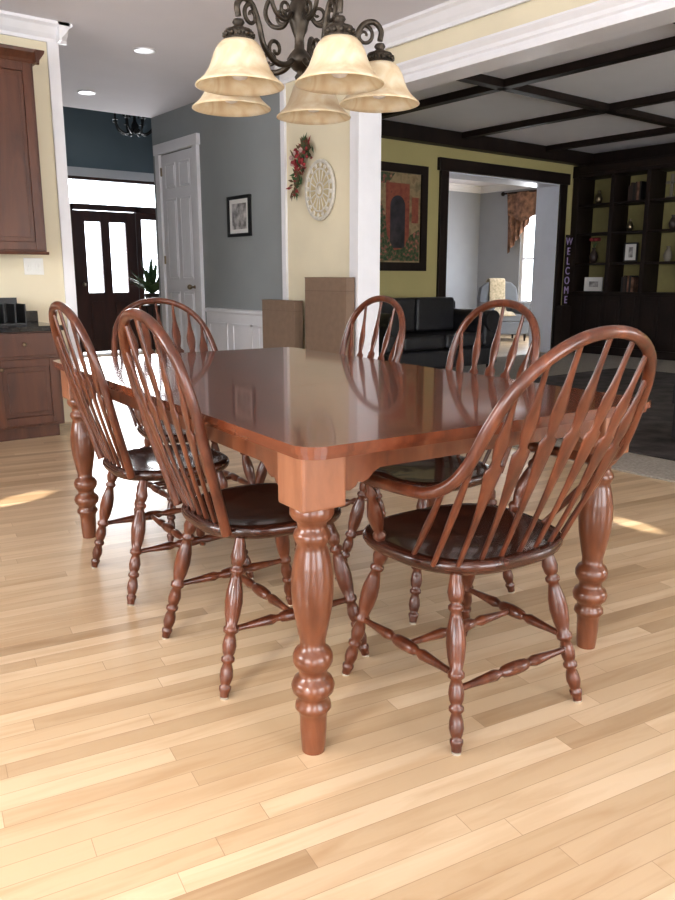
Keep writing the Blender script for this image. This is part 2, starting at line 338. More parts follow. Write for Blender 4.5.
# ------------------------------------------------------------------ dining chairs
LEG=[(0,.013),(.06,.016),(.12,.021),(.165,.017),(.18,.012),(.195,.019),(.215,.019),(.23,.013),(.26,.016),(.33,.0225),(.40,.0245),(.48,.0215),(.55,.015),(.565,.0205),(.59,.0205),(.605,.013),(.64,.017),(.68,.0195),(.72,.017),(.74,.013),(.755,.0185),(.775,.0185),(.79,.012),(.83,.017),(.87,.0185),(.91,.0145),(.925,.012),(.935,.0165),(.95,.0165),(.975,.013),(1,.012)]
STR=[(0,.008),(.12,.009),(.26,.013),(.32,.0150),(.36,.010),(.385,.010),(.40,.014),(.44,.0165),(.5,.0178),(.56,.0165),(.60,.014),(.615,.010),(.64,.010),(.68,.0150),(.74,.013),(.88,.009),(1,.008)]
ARW=[(0,.0068,.0065),(.16,.0070,.0065),(.24,.0085,.006),(.34,.0130,.0055),(.46,.0205,.005),(.555,.0272,.005),(.585,.0275,.005),(.600,.0155,.005),(.62,.0135,.005),(.655,.0185,.005),(.70,.0225,.005),(.745,.0215,.005),(.79,.0155,.0052),(.84,.0100,.0056),(.91,.0068,.006),(1,.006,.0058)]
def seat_pt(r,a,W=.232,D=.215):
    n=2.7; c,s=math.cos(a),math.sin(a)
    x=W*math.copysign(abs(c)**(2/n),c); y=D*math.copysign(abs(s)**(2/n),s)
    x*=(.93+.07*(y/D)); 
    return x*r,y*r
def chair_mesh(name,arms):
    mb=MB(); W=.268 if arms else .236; D=.222 if arms else .215
    seg=48; rows=[(0.001,.443),(.3,.443),(.55,.445),(.75,.449),(.88,.453),(.95,.454),(.985,.450),(1,.443),(1,.436),(.975,.425),(.93,.416),(.85,.412),(.001,.412)]
    vs=[]
    for r,z in rows:
        for k in range(seg):
            x,y=seat_pt(r,2*math.pi*k/seg,W,D)
            zz=z
            if z>=.443 and r<.95:
                zz+= -.006*max(0,1-r) + .010*math.exp(-(x/.04)**2)*max(0,(y-.05)/.16)*(r) 
            vs.append((x,y,zz))
    n=len(rows)
    mb.add(vs,[(i*seg+k,i*seg+(k+1)%seg,(i+1)*seg+(k+1)%seg,(i+1)*seg+k) for i in range(n-1) for k in range(seg)],2,True)
    tops={}
    for sx in(-1,1):
        for sy in(-1,1):
            p0=Vector((sx*.155,sy*.14,.418)); p1=Vector((sx*(.213 if sy<0 else .222),sy*.228,.005)); tops[(sx,sy)]=(p0,p1)
            mb.lathe(p0,p1,LEG,0,14)
            mb.vlathe((p1.x,p1.y,0),[(.0115,0),(.012,.006)],1,12)
    P=lambda sx,sy,t: tops[(sx,sy)][0].lerp(tops[(sx,sy)][1],t)
    for sx in(-1,1): mb.lathe(P(sx,1,.58),P(sx,-1,.58),STR,0,10)
    mb.lathe((P(-1,1,.58)+P(-1,-1,.58))/2,(P(1,1,.58)+P(1,-1,.58))/2,STR,0,10)
    if arms:
        mb.lathe(P(-1,-1,.66),P(1,-1,.66),STR,0,10)
        half=[(-.30,.05,.630),(-.302,-.03,.632),(-.298,-.12,.635),(-.288,-.19,.642),(-.272,-.245,.672),(-.255,-.283,.725),(-.240,-.318,.80),(-.215,-.355,.875),(-.165,-.388,.937),(-.09,-.408,.978),(0,-.415,.992)]
    else:
        half=[(-.168,-.185,.44),(-.182,-.212,.54),(-.196,-.24,.64),(-.205,-.265,.74),(-.207,-.288,.825),(-.19,-.309,.90),(-.15,-.326,.958),(-.08,-.338,.998),(0,-.342,1.01)]
    path=catmull(half+[(-x,y,z) for x,y,z in half[-2::-1]],6)
    mb.sweep(path,.0140,0,12)
    d=[0]
    for a,b in zip(path,path[1:]): d.append(d[-1]+(b-a).length)
    def at(fr):
        t=fr*d[-1]
        for i in range(len(d)-1):
            if d[i+1]>=t: return path[i].lerp(path[i+1],(t-d[i])/(d[i+1]-d[i]))
        return path[-1]
    def spindle(b,t,sc=1,prof=ARW):
        b=Vector(b);t=Vector(t); bow=Vector((0,-.010*sc,0))
        pts=[];rad=[]
        for q,w,h in prof:
            pts.append(b.lerp(t,q)+bow*math.sin(q*math.pi)); rad.append((w,h))
        mb.sweep(pts,rad,0,10,ref=(1,0,0))
    if arms:
        N=7
        for i in range(N):
            u=(i-3)/3
            spindle((u*.175,-.19+.02*abs(u)**2,.444),at(.5+u*.155))
        for sx in(-1,1):
            for q,by in ((.250,-.135),(.175,-.06)):
                fr=q if sx<0 else 1-q
                spindle((sx*.222,by,.444),at(fr),.3,[(0,.0065,.0065),(.3,.008,.008),(.5,.0095,.0095),(.75,.0075,.0075),(1,.006,.006)])
            mb.lathe((sx*.228,.06,.44),(sx*.299,.025,.634),[(0,.010),(.08,.012),(.12,.017),(.16,.017),(.19,.011),(.3,.017),(.45,.021),(.6,.016),(.7,.010),(.73,.015),(.78,.015),(.82,.010),(1,.010)],0,14)
            mb.ball((sx*.300,.055,.630),(.018,.02,.0145),0)
    else:
        for i in range(7):
            u=(i-3)/3
            spindle((u*.134,-.185+.012*u*u,.444),at(.5+u*.235),1,[(q,w*(.93 if w>.009 else 1),h) for q,w,h in ARW])
    return mb.mesh(name,[M_chair,M_felt,M_seat])
me_side=chair_mesh('dining_chair',False); me_arm=chair_mesh('dining_armchair',True)
TA=-4.8; ca,sa=math.cos(R(TA)),math.sin(R(TA)); TO=(.977,1.3435)
def T(a,n): return (TO[0]+a*ca-n*sa, TO[1]+a*sa+n*ca,0)
for (a,n),rz in (((.148,.54),-90),((.139,1.27),-90),((.86,.635),90),((.86,1.375),90)):
    place('dining_chair',me_side,T(a,n),TA+rz)
place('dining_armchair',me_arm,T(.487,.028),TA)
place('dining_armchair',me_arm,T(.49,1.83),TA+180)
# ------------------------------------------------------------------ dining table
tb=empty('dining_table',(TO[0],TO[1],0),TA)
LP=[(.61,.046),(.60,.050),(.588,.050),(.578,.044),(.57,.034),(.555,.033),(.547,.040),(.537,.043),(.527,.040),(.517,.034),(.505,.037),(.48,.043),(.445,.048),(.41,.049),(.37,.046),(.32,.037),(.285,.030),(.268,.030),(.260,.041),(.247,.047),(.232,.047),(.22,.041),(.21,.033),(.195,.034),(.187,.045),(.172,.051),(.157,.048),(.147,.038),(.135,.034),(.127,.041),(.115,.043),(.105,.035),(.09,.032),(.06,.0315),(.02,.029),(0,.027)]
lx,ly=.977,1.865
for i,(x,y) in enumerate(((0,0),(lx,0),(0,ly),(lx,ly))):
    mb=MB(); mb.box(-.056,.056,-.056,.056,.608,.733)
    mb.obj('leg_block_%d'%(i+1),[M_block],(x,y,0),parent=tb,bevel=.006)
    mb=MB(); mb.vlathe((0,0,0),[(r,z) for z,r in LP],0,32)
    mb.obj('leg_%d'%(i+1),[M_leg],(x,y,0),parent=tb)
def apron(name,p0,p1,th=.022):
    L=(Vector(p1)-Vector(p0)).length
    br=[(0,.640),(.02,.638),(.035,.645),(.042,.655),(.055,.652),(.07,.658),(.085,.672),(.10,.680)]
    out=[(0,.733)]+br+[(L-x,z) for x,z in br[::-1]]+[(L,.733)]
    mb=MB(); n=len(out)
    vs=[(x,-th/2,z) for x,z in out]+[(x,th/2,z) for x,z in out]
    mb.add(vs,[tuple(range(n)),tuple(range(2*n-1,n-1,-1))]+[(i,(i+1)%n,n+(i+1)%n,n+i) for i in range(n)])
    d=Vector(p1)-Vector(p0)
    return mb.obj(name,[M_leg],(p0[0],p0[1],0),math.degrees(math.atan2(d.y,d.x)),tb,bevel=.002)
apron('apron_1',(.056,-.03),(lx-.056,-.03)); apron('apron_2',(.056,ly+.03),(lx-.056,ly+.03))
apron('apron_3',(-.03,.056),(-.03,ly-.056)); apron('apron_4',(lx+.03,.056),(lx+.03,ly-.056))
A0,A1=-.080,lx+.105
def top_piece(name,n0,n1,c0,c1):
    def outline(ins,r):
        a0,a1=A0+ins,A1-ins; m0=n0+(ins if c0 else 0); m1=n1-(ins if c1 else 0); out=[]
        def corner(cx,cy,s):
            for k in range(7):
                t=R(s+k*15); out.append((cx+r*math.cos(t),cy+r*math.sin(t)))
        if c0: corner(a0+r,m0+r,180); corner(a1-r,m0+r,270)
        else: out.extend([(a0,m0),(a1,m0)])
        if c1: corner(a1-r,m1-r,0); corner(a0+r,m1-r,90)
        else: out.extend([(a1,m1),(a0,m1)])
        return out
    mb=MB(); mb.prism(outline(0,.055),.744,.762)
    mb.obj(name,[M_top],parent=tb,bevel=.005,seg=3)
    mb=MB(); mb.prism(outline(.009,.048),.732,.745); mb.obj(name+'_lip',[M_top],parent=tb,bevel=.004,seg=2)
E=.0006
top_piece('tabletop_half_1',-.105,.70-E,True,False); top_piece('tabletop_leaf',.70+E,1.165-E,False,False); top_piece('tabletop_half_2',1.165+E,ly+.115,False,True)
# ------------------------------------------------------------------ chandelier
cx,cy=1.52,2.137
ch=empty('chandelier',(cx,cy,0))
mb=MB()
mb.vlathe((0,0,0),[(.004,1.695),(.012,1.70),(.016,1.71),(.008,1.722),(.02,1.73),(.034,1.745),(.04,1.76),(.03,1.775),(.016,1.79),(.014,1.82),(.022,1.84),(.032,1.87),(.034,1.90),(.022,1.93),(.014,1.96),(.014,2.0),(.028,2.02),(.034,2.04),(.022,2.06),(.010,2.08),(.006,2.12)],0,20)
z=2.12; i=0
while z<H-.05:
    pts=[]
    for k in range(13):
        a=2*math.pi*k/12; x=.010*math.cos(a); zz=z+.017+.019*math.sin(a)
        pts.append((x,0,zz) if i%2 else (0,x,zz))
    mb.sweep(pts,.0025,0,6,caps=False); z+=.030; i+=1
mb.vlathe((0,0,H),[(.01,-.05),(.04,-.035),(.065,-.01),(.068,0)],0,24)
RR=.255
ANG=[10,82,154,230,299]
for k in range(5):
    A=R(ANG[k]-38); c,s=math.cos(A),math.sin(A)
    P=lambda r,z,off=0: (r*c-off*s,r*s+off*c,z)
    mb.sweep(catmull([P(.025,1.76),P(.06,1.735),(P(.11,1.735)),P(.155,1.77),P(.175,1.825),P(.20,1.868),P(.235,1.878),P(.258,1.855),P(RR,1.825)],6),.009,0,8)
    def spiral(r0,z0,rad,turns,st,dirn,th=.0065):
        pts=[]
        for j in range(28):
            t=j/27; rr=rad*(1-.8*t); a=st+dirn*turns*2*math.pi*t; pts.append(P(r0+rr*math.cos(a),z0+rr*math.sin(a)))
        mb.sweep(pts,[th*(1-.35*j/27) for j in range(28)],0,8)
    spiral(.205,1.838,.030,1.25,R(90),-1)
    spiral(.105,1.768,.033,1.2,R(-90),1)
    mb.sweep(catmull([P(.02,1.93),P(.05,1.965),P(.095,1.955),P(.12,1.91),P(.10,1.87),P(.06,1.86),P(.035,1.885)],6),.007,0,8)
    spiral(.058,1.892,.025,1.1,R(-100),1,.006)
    mb.vlathe((RR*c,RR*s,-.012),[(.006,1.83),(.014,1.828),(.018,1.820),(.012,1.812),(.020,1.806),(.038,1.80),(.043,1.79),(.038,1.782),(.044,1.775),(.044,1.768),(.03,1.765)],0,24)
    for q in range(12):
        qa=2*math.pi*q/12; mb.ball((RR*c+.040*math.cos(qa),RR*s+.040*math.sin(qa),1.774),.009,0,6)
mb.obj('chandelier_frame',[M_bronze],parent=ch)
SP=[(.034,1.762),(.050,1.757),(.062,1.745),(.072,1.728),(.080,1.706),(.089,1.684),(.102,1.665),(.116,1.652),(.127,1.643),(.1285,1.639),(.125,1.638),(.113,1.647),(.099,1.660),(.086,1.680),(.077,1.702),(.069,1.724),(.060,1.740),(.048,1.752),(.034,1.757)]
for k in range(5):
    A=R(ANG[k]-38); x,y=RR*math.cos(A),RR*math.sin(A)
    mb=MB(); mb.vlathe((0,0,-1.7),SP,0,40,False); mb.obj('shade_%d'%(k+1),[M_shade],(x,y,1.7),parent=ch)
    mb=MB(); mb.vlathe((0,0,-1.7),[(.013,1.757),(.014,1.740),(.02,1.73),(.028,1.712),(.031,1.692),(.028,1.672),(.018,1.660),(.004,1.656)],0,20); mb.obj('bulb_%d'%(k+1),[M_bulb],(x,y,1.7),parent=ch)
# ------------------------------------------------------------------ kitchen cabinets
def panel_door(mb,x0,x1,y,z0,z1,m=0):
    w=.055
    mb.box(x0,x0+w,y-.02,y,z0,z1,m); mb.box(x1-w,x1,y-.02,y,z0,z1,m); mb.box(x0+w,x1-w,y-.02,y,z0,z0+w,m); mb.box(x0+w,x1-w,y-.02,y,z1-w,z1,m)
    mb.box(x0+w,x1-w,y-.008,y,z0+w,z1-w,m)
    if x1-x0>.2 and z1-z0>.2: mb.box(x0+w+.03,x1-w-.03,y-.016,y-.006,z0+w+.03,z1-w-.03,m)
mb=MB(); mb.box(-1.6,1.86,5.69,5.998,1.275,2.50)
x=1.85
while x>-1.4:
    panel_door(mb,x-.42,x-.01,5.69,1.285,2.49); mb.ball((x-.38,5.655,1.36),.014,1); x-=.44
mb.mould((-1.6,5.69,2.49),(1.90,5.69,2.49),(0,-1,0),[(0,0),(.02,0),(.03,.02),(.06,.06),(.065,.08),(0,.08)])
mb.mould((1.86,5.62,2.49),(1.86,5.998,2.49),(1,0,0),[(0,0),(.02,0),(.03,.02),(.06,.06),(.065,.08),(0,.08)])
mb.mould((-1.6,5.69,1.255),(1.87,5.69,1.255),(0,-1,0),[(0,0),(.015,0),(.02,.02),(0,.02)])
mb.obj('upper_cabinet',[M_cab,M_brass],bevel=.003)
mb=MB(); mb.box(-1.6,1.82,5.47,5.984,.09,.745); mb.box(-1.6,1.80,5.53,5.984,0,.09)
x=1.81
while x>-1.3:
    panel_door(mb,x-.44,x-.015,5.47,.11,.56); mb.box(x-.44,x-.015,5.45,5.47,.58,.735); mb.ball((x-.23,5.435,.66),.014,1); mb.ball((x-.39,5.435,.50),.014,1); x-=.46
mb.box(-1.6,1.85,5.43,5.984,.745,.78,2); mb.box(-1.6,1.85,5.975,5.998,.78,.86,2)
mb.obj('base_cabinet',[M_cab,M_brass,M_granite],bevel=.003)
mb=MB(); mb.box(-.07,.07,-.006,0,-.06,.06); 
for x in (-.035,.035): mb.box(x-.016,x+.016,-.010,-.005,-.033,.033); mb.box(x-.005,x+.005,-.016,-.009,-.008,.012)
mb.obj('light_switch_plate',[M_plate],(1.855,5.999,1.18),bevel=.002)
mb=MB()
mb.box(-.15,.15,-.10,.10,0,.01)
for x in (-.15,-.075,0,.075,.142): mb.box(x,x+.008,-.10,.10,.01,.14)
mb.box(-.15,.15,.092,.10,.01,.18)
for i in range(6): mb.box(-.14+i*.012,-.132+i*.012,-.08,.09,.012,.16+.01*(i%3),1)
mb.obj('desk_organizer',[M_black,M_mat],(1.52,5.75,.781))
mb=MB(); mb.vlathe((0,0,0),[(.03,0),(.038,.005),(.04,.05),(.042,.095),(.038,.095),(.036,.01),(.0,.008)],0,20,False)
mb.sweep([(.038+.03*math.sin(math.pi*t/8),0,.02+.06*t/8) for t in range(9)],.005,0,8)
mb.obj('coffee_mug',[M_black],(1.27,5.66,.781))
mb=MB(); mb.box(-.13,.13,-.10,.10,.01,.17); mb.box(-.10,.10,-.06,-.03,.165,.172,1); mb.box(-.10,.10,.03,.06,.165,.172,1); mb.box(.13,.15,-.015,.015,.09,.11,1); mb.box(-.11,.11,-.08,.08,0,.01)
mb.obj('toaster',[M_black,M_iron],(1.02,5.78,.781),bevel=.02,seg=3)
# ------------------------------------------------------------------ cardboard boxes
M_seam=plain('cardboard_seam',(.13,.08,.05),.8)
def carton(name,w,h,d,loc,rz):
    mb=MB(); mb.box(-d/2,d/2,-w/2,w/2,0,h); mb.box(-d/2-.001,d/2+.001,-w/2-.001,w/2+.001,h*.90,h*.903,1)
    mb.box(-d/2-.004,d/2,-w/2,-.002,h-.004,h+.002); mb.box(-d/2-.004,d/2,.002,w/2,h-.004,h+.003)
    return mb.obj(name,[M_card,M_seam],loc,rz,bevel=.003)
carton('cardboard_box',.56,1.10,.09,(3.99,5.22,0),0)
carton('cardboard_box',.52,.90,.09,(3.99,5.92,0),0)
# ------------------------------------------------------------------ wall decor
def framed(w,h,fm,art,fw=.03,mat=True):
    mb=MB(); d=.025
    mb.box(-w/2,w/2,-d,0,h/2-fw,h/2); mb.box(-w/2,w/2,-d,0,-h/2,-h/2+fw); mb.box(-w/2,-w/2+fw,-d,0,-h/2+fw,h/2-fw); mb.box(w/2-fw,w/2,-d,0,-h/2+fw,h/2-fw)
    mb.box(-w/2+fw,w/2-fw,-.010,0,-h/2+fw,h/2-fw,1)
    if mat: mb.box(-w/2+fw+.05,w/2-fw-.05,-.013,-.009,-h/2+fw+.04,h/2-fw-.04,2)
    return mb,[fm,M_mat,art]
mb,ms=framed(.42,.38,M_black,M_photo); mb.obj('picture_frame',ms,(4.098,6.78,1.68),-90)
def paint_mat(name,stops,scale):
    m,nt,b=new_mat(name); tc=nd(nt,'ShaderNodeTexCoord'); no=nd(nt,'ShaderNodeTexNoise'); no.inputs['Scale'].default_value=scale; no.inputs['Detail'].default_value=6
    nt.links.new(tc.outputs['Object'],no.inputs['Vector']); nt.links.new(ramp(nt,no.outputs['Fac'],stops),b.inputs['Base Color']); b.inputs['Roughness'].default_value=.45; return m
pw=paint_mat('painting_wall',[(.3,(.16,.10,.05)),(.5,(.34,.25,.14)),(.7,(.12,.10,.05))],7)
pr=paint_mat('painting_red',[(.3,(.20,.04,.03)),(.6,(.30,.09,.05)),(.75,(.1,.03,.03))],14)
pg=paint_mat('painting_foliage',[(.35,(.02,.05,.02)),(.5,(.07,.10,.04)),(.62,(.30,.09,.08)),(.7,(.4,.28,.16))],26)
pd=paint_mat('painting_dark',[(.3,(.01,.01,.015)),(.7,(.06,.05,.06))],8)
mb=MB(); w,h,fw,d=.95,1.24,.10,.04
mb.box(-w/2,w/2,-d,0,h/2-fw,h/2); mb.box(-w/2,w/2,-d,0,-h/2,-h/2+fw); mb.box(-w/2,-w/2+fw,-d,0,-h/2+fw,h/2-fw); mb.box(w/2-fw,w/2,-d,0,-h/2+fw,h/2-fw)
mb.box(-w/2+fw,w/2-fw,-.012,0,-h/2+fw,h/2-fw,1)
def poly(pts,y,m): mb.add([(x,y,z) for x,z in pts],[tuple(range(len(pts)))],m)
poly([(-.19,-.38),(-.19,.40),(.19,.40),(.19,-.38)],-.0135,2)
poly([(-.12,-.35)]+[(0+.12*math.cos(R(180-t*18)),.14+.12*math.sin(R(180-t*18))) for t in range(11)]+[(.12,-.35)],-.0145,4)
poly([(.23,-.05),(.23,.25),(.34,.25),(.34,-.05)],-.014,2)
poly([(-.36,-.5),(-.36,.1),(-.28,.2),(-.2,.05),(-.17,-.2),(-.05,-.38),(.1,-.35),(.2,-.2),(.36,-.12),(.36,-.5)],-.0155,3)
poly([(-.36,.3),(-.36,.51),(-.05,.51),(-.15,.4),(-.28,.38)],-.0155,3)
mb.obj('framed_painting',[M_dark,pw,pr,pg,pd],(6.57,7.248,1.80),0)
mb=MB()
def ell(ry,rz,n=40): return [(0,ry*math.cos(2*math.pi*k/n),rz*math.sin(2*math.pi*k/n)) for k in range(n+1)]
mb.sweep(ell(.19,.23),.016,0,8,caps=False); mb.sweep(ell(.135,.170),.009,0,8,caps=False)
vs=[(-.004,.18*math.cos(2*math.pi*k/40),.22*math.sin(2*math.pi*k/40)) for k in range(40)]
mb.add(vs+[(.006,y,z) for _,y,z in vs],[tuple(range(40)),tuple(range(79,39,-1))]+[(k,(k+1)%40,40+(k+1)%40,40+k) for k in range(40)],2)
for k in range(16):
    a=2*math.pi*k/16; mb.sweep([(0,.05*math.cos(a),.06*math.sin(a)),(-.006,.135*math.cos(a),.17*math.sin(a))],.006,0,6)
    mb.ball((-.006,.163*math.cos(a+.1),.20*math.sin(a+.1)),(.012,.018,.02),0,8)
mb.sweep(ell(.05,.06,20),.008,0,6,caps=False); mb.ball((-.008,0,0),(.012,.03,.035),0)
mb.obj('oval_wall_plaque',[M_plaque,M_plaque,plain('plaque_backing',(.50,.42,.26),.7)],(4.064,5.44,1.81))
mb=MB()
for i in range(150):
    t=random.random()
    y=.10-.20*(1-t)*.6+random.gauss(0,.035); z=.20-.36*t+random.gauss(0,.03)
    if random.random()<.35: y=-.10*random.random(); z=.14+.08*random.random()
    a=random.random()*6.28; L=.05+.06*random.random(); dx=-.01-.03*random.random()
    d=Vector((-.3*random.random(),math.cos(a),math.sin(a))); p=Vector((dx,y,z)); sd=d.cross(Vector((1,0,0))).normalized()*.012
    mb.add([p,p+d*L*.5+sd,p+d*L,p+d*L*.5-sd],[(0,1,2,3)],random.choice([0,0,2,2,1]))
for i in range(26): mb.ball((-.03-.03*random.random(),.02+random.gauss(0,.055),.12+random.gauss(0,.05)),.012+.010*random.random(),random.choice([1,1,3]),8)
mb.obj('floral_bow_spray',[M_leaf,M_red,plain('dried_brown_leaves',(.13,.08,.04),.8),plain('pale_pink_blossom',(.5,.35,.32),.8)],(4.062,5.66,1.98))
# ------------------------------------------------------------------ family room
def sofa(name,L,D,Ht,loc,rz):
    mb=MB(); mb.box(-L/2,L/2,-D/2,D/2,.09,.30)
    mb.box(-L/2,L/2,D/2-.22,D/2,.30,Ht-.04)
    for s in(-1,1):
        x0,x1=(s*L/2,s*(L/2-.22)); mb.box(min(x0,x1),max(x0,x1),-D/2+.03,D/2-.05,.30,Ht-.26)
        mb.sweep([(s*(L/2-.11),-D/2,Ht-.26),(s*(L/2-.11),D/2-.08,Ht-.26)],.12,0,16)
    n=2; w=(L-.46)/n
    for i in range(n):
        x0=-L/2+.23+i*w; mb.box(x0+.008,x0+w-.008,-D/2+.01,D/2-.24,.31,.46); mb.box(x0+.008,x0+w-.008,D/2-.42,D/2-.18,.47,Ht)
    for x in(-1,1):
        for y in(-1,1): mb.vlathe((x*(L/2-.08),y*(D/2-.08),0),[(.02,0),(.03,.09)],1,12)
    return mb.obj(name,[M_leather,M_dark],loc,rz,bevel=.035,seg=4)
sofa('leather_sofa',1.75,.92,.86,(6.35,6.6,.010),0)
mb=MB(); mb.box(-.42,.42,-.55,.55,.08,.30); mb.box(-.43,.43,-.56,.56,.30,.42)
for x in(-.36,.36):
    for y in(-.49,.49): mb.vlathe((x,y,0),[(.02,0),(.032,.085)],1,12)
for x in(-.21,0,.21):
    for y in(-.36,-.12,.12,.36): mb.ball((x,y,.421),(.014,.014,.006),1,8)
mb.obj('leather_ottoman',[M_leather,M_dark],(5.1,1.98,.02),0,bevel=.025,seg=4)
bk=empty('built_in_bookcase',(10.0,0,0))
mb=MB()
ys=[7.24,6.62,6.08,5.46,4.84,4.3,3.68]
TOPZ=2.66
for y in ys: mb.box(0,.40,y-.06,y,.012,TOPZ) if y!=7.24 else mb.box(0,.40,7.14,7.24,.012,TOPZ)
mb.box(-.02,.40,3.6,7.24,2.50,TOPZ); mb.box(-.03,.40,3.6,7.24,.012,.12); mb.box(-.03,.40,3.6,7.24,.86,.90)
for a,b in zip(ys,ys[1:]):
    lo,hi=b,a-.06
    mb.box(.0,.39,lo,hi,.12,.86)
    for p,q in ((lo+.02,(lo+hi)/2-.005),((lo+hi)/2+.005,hi-.02)):
        mb.box(-.02,0,p,q,.15,.84); mb.box(-.03,-.02,p+.05,q-.05,.22,.78)
    for z in (1.28,1.70,2.10): mb.box(.02,.39,lo,hi,z,z+.03)
mb.mould((0,3.6,2.55),(0,7.1,2.55),(-1,0,0),[(0,0),(.03,0),(.08,.07),(.08,.10),(0,.10)])
mb.obj('bookcase_carcass',[M_dark],parent=bk,bevel=.004)
mb=MB(); mb.box(.385,.40,3.62,7.14,.9,2.5)
mb.obj('bookcase_back',[plain('bookcase_back_paint',(.36,.31,.13),.7)],parent=bk)
def vase(name,loc,s,mat,n=0):
    mb=MB(); mb.vlathe((0,0,0),[(.03*s,0),(.05*s,.03*s),(.06*s,.08*s),(.04*s,.14*s),(.02*s,.17*s),(.03*s,.20*s)],0,18)
    for i in range(n):
        a=random.random()*6.28; mb.sweep([(0,0,.19*s),(.05*s*math.cos(a),.05*s*math.sin(a),.30*s)],.003,1,5); mb.ball((.06*s*math.cos(a),.06*s*math.sin(a),.31*s),.026*s,2,8)
    mb.obj(name,[mat,M_leaf,M_red],loc)
vase('flower_vase',(10.12,6.9,1.311),1.05,M_terra,9)
vase('flower_vase',(10.12,6.35,1.731),.8,M_brass,0)
vase('flower_vase',(10.12,5.75,1.311),1.0,M_stone,0)
vase('flower_vase',(10.12,5.72,1.731),.9,M_terra,0)
vase('flower_vase',(10.12,6.88,2.131),.9,M_brass,0)
vase('flower_vase',(10.12,5.2,1.731),.9,M_terra,8)
mb,ms=framed(.28,.2,M_mat,M_photo,.02,True); mb.obj('photo_frame',ms,(10.12,6.86,1.005),-82)
mb,ms=framed(.2,.26,M_black,M_photo,.02,True); mb.obj('photo_frame',ms,(10.12,6.3,1.445),-82)
mb=MB(); mb.box(-.01,.01,-.02,.02,.02,.30); mb.box(-.01,.01,-.085,.085,.18,.215); mb.box(-.03,.03,-.05,.05,0,.02); mb.obj('shelf_cross',[M_stone],(10.12,5.78,2.131),bevel=.003)
mb=MB()
for (yy,zz) in ((6.2,2.131),(4.95,1.311),(5.0,2.131),(6.2,.901)):
    y=yy
    for i in range(6):
        t=.022+.02*random.random(); hh=.18+.07*random.random(); mb.box(10.08,10.26,y,y+t-.002,zz+.0005,zz+hh,random.choice([0,1,2])); y+=t
mb.obj('shelf_books',[M_terra,M_cur,M_black])
mb=MB(); mb.box(-.05,.05,-.012,.012,0,1.0); mb.box(-.09,.09,-.04,.06,-.02,0)
sg=empty('vertical_word_sign',(9.80,7.12,.70)); 
mb.obj('sign_board',[M_dark],parent=sg,bevel=.003)
for i,chx in enumerate('WELCOME'):
    cu=bpy.data.curves.new('letter_%d'%i,'FONT'); cu.body=chx; cu.size=.15; cu.extrude=.004; cu.align_x='CENTER'; cu.materials.append(M_purple)
    o=bpy.data.objects.new('letter_%d'%i,cu); bpy.context.scene.collection.objects.link(o); o.parent=sg; o.location=(0,-.018,.86-.138*i); o.rotation_euler=(R(90),0,0)
mb=MB(); mb.box(-.11,.11,-.05,.07,-.686,-.02); mb.obj('sign_stand',[M_dark],parent=sg)
mb=MB(); n=60
def curt(y0,y1,z0f,z1,x):
    vs=[]
    for i in range(n+1):
        t=i/n; y=y0+(y1-y0)*t; xx=x+.03*math.sin(t*math.pi*9)
        for k in range(7):
            q=k/6; z=z1+(z0f(t)-z1)*q; vs.append((xx-.03*q,y+.12*q*(t-.5)*-1,z))
    mb.add(vs,[(i*7+k,i*7+k+1,(i+1)*7+k+1,(i+1)*7+k) for i in range(n) for k in range(6)],0,True)
curt(9.62,10.22,lambda t:1.55+.55*(1-t),2.62,12.12)
curt(8.0,10.22,lambda t:2.25-.12*math.sin(t*math.pi*3)**2,2.66,12.08)
mb.sweep([(12.10,7.9,2.66),(12.10,10.3,2.66)],.018,1,10); mb.ball((12.10,10.34,2.66),.04,1); mb.ball((12.10,7.86,2.66),.04,1)
for y in(7.95,10.25): mb.box(12.10,12.198,y-.01,y+.01,2.65,2.67,1)
mb.obj('window_curtain',[M_cur,M_dark])
mb=MB(); mb.box(-.38,.38,-.35,.35,.12,.34); mb.box(-.25,.25,-.34,.2,.34,.47)
bo=[(-.34,.34),(-.36,.75),(-.33,.93),(-.22,1.02),(0,1.05),(.22,1.02),(.33,.93),(.36,.75),(.34,.34)]
nb=len(bo); mb.add([(x,.2,z) for x,z in bo]+[(x,.36,z-.02) for x,z in bo],[tuple(range(nb)),tuple(range(2*nb-1,nb-1,-1))]+[(i,(i+1)%nb,nb+(i+1)%nb,nb+i) for i in range(nb)])
for s in(-1,1):
    mb.box(min(s*.38,s*.26),max(s*.38,s*.26),-.35,.25,.34,.58); mb.sweep([(s*.32,-.36,.6),(s*.32,.2,.6)],.07,0,12)
for x in(-.33,.33):
    for y in(-.3,.3): mb.vlathe((x,y,0),[(.015,0),(.025,.12)],1,10)
mb.sweep(catmull([(-.02,-.36,.45),(-.02,-.2,.50),(-.03,.1,.52),(-.04,.17,.8),(-.04,.2,1.05),(-.04,.30,1.07),(-.04,.39,1.0),(-.04,.40,.7)],6),[(.16,.012)]*43,2,12,ref=(1,0,0))
mb.obj('upholstered_armchair',[plain('grey_upholstery',(.16,.17,.19),.9),M_dark,M_fab],(11.05,9.35,0),-30,bevel=.03,seg=3)
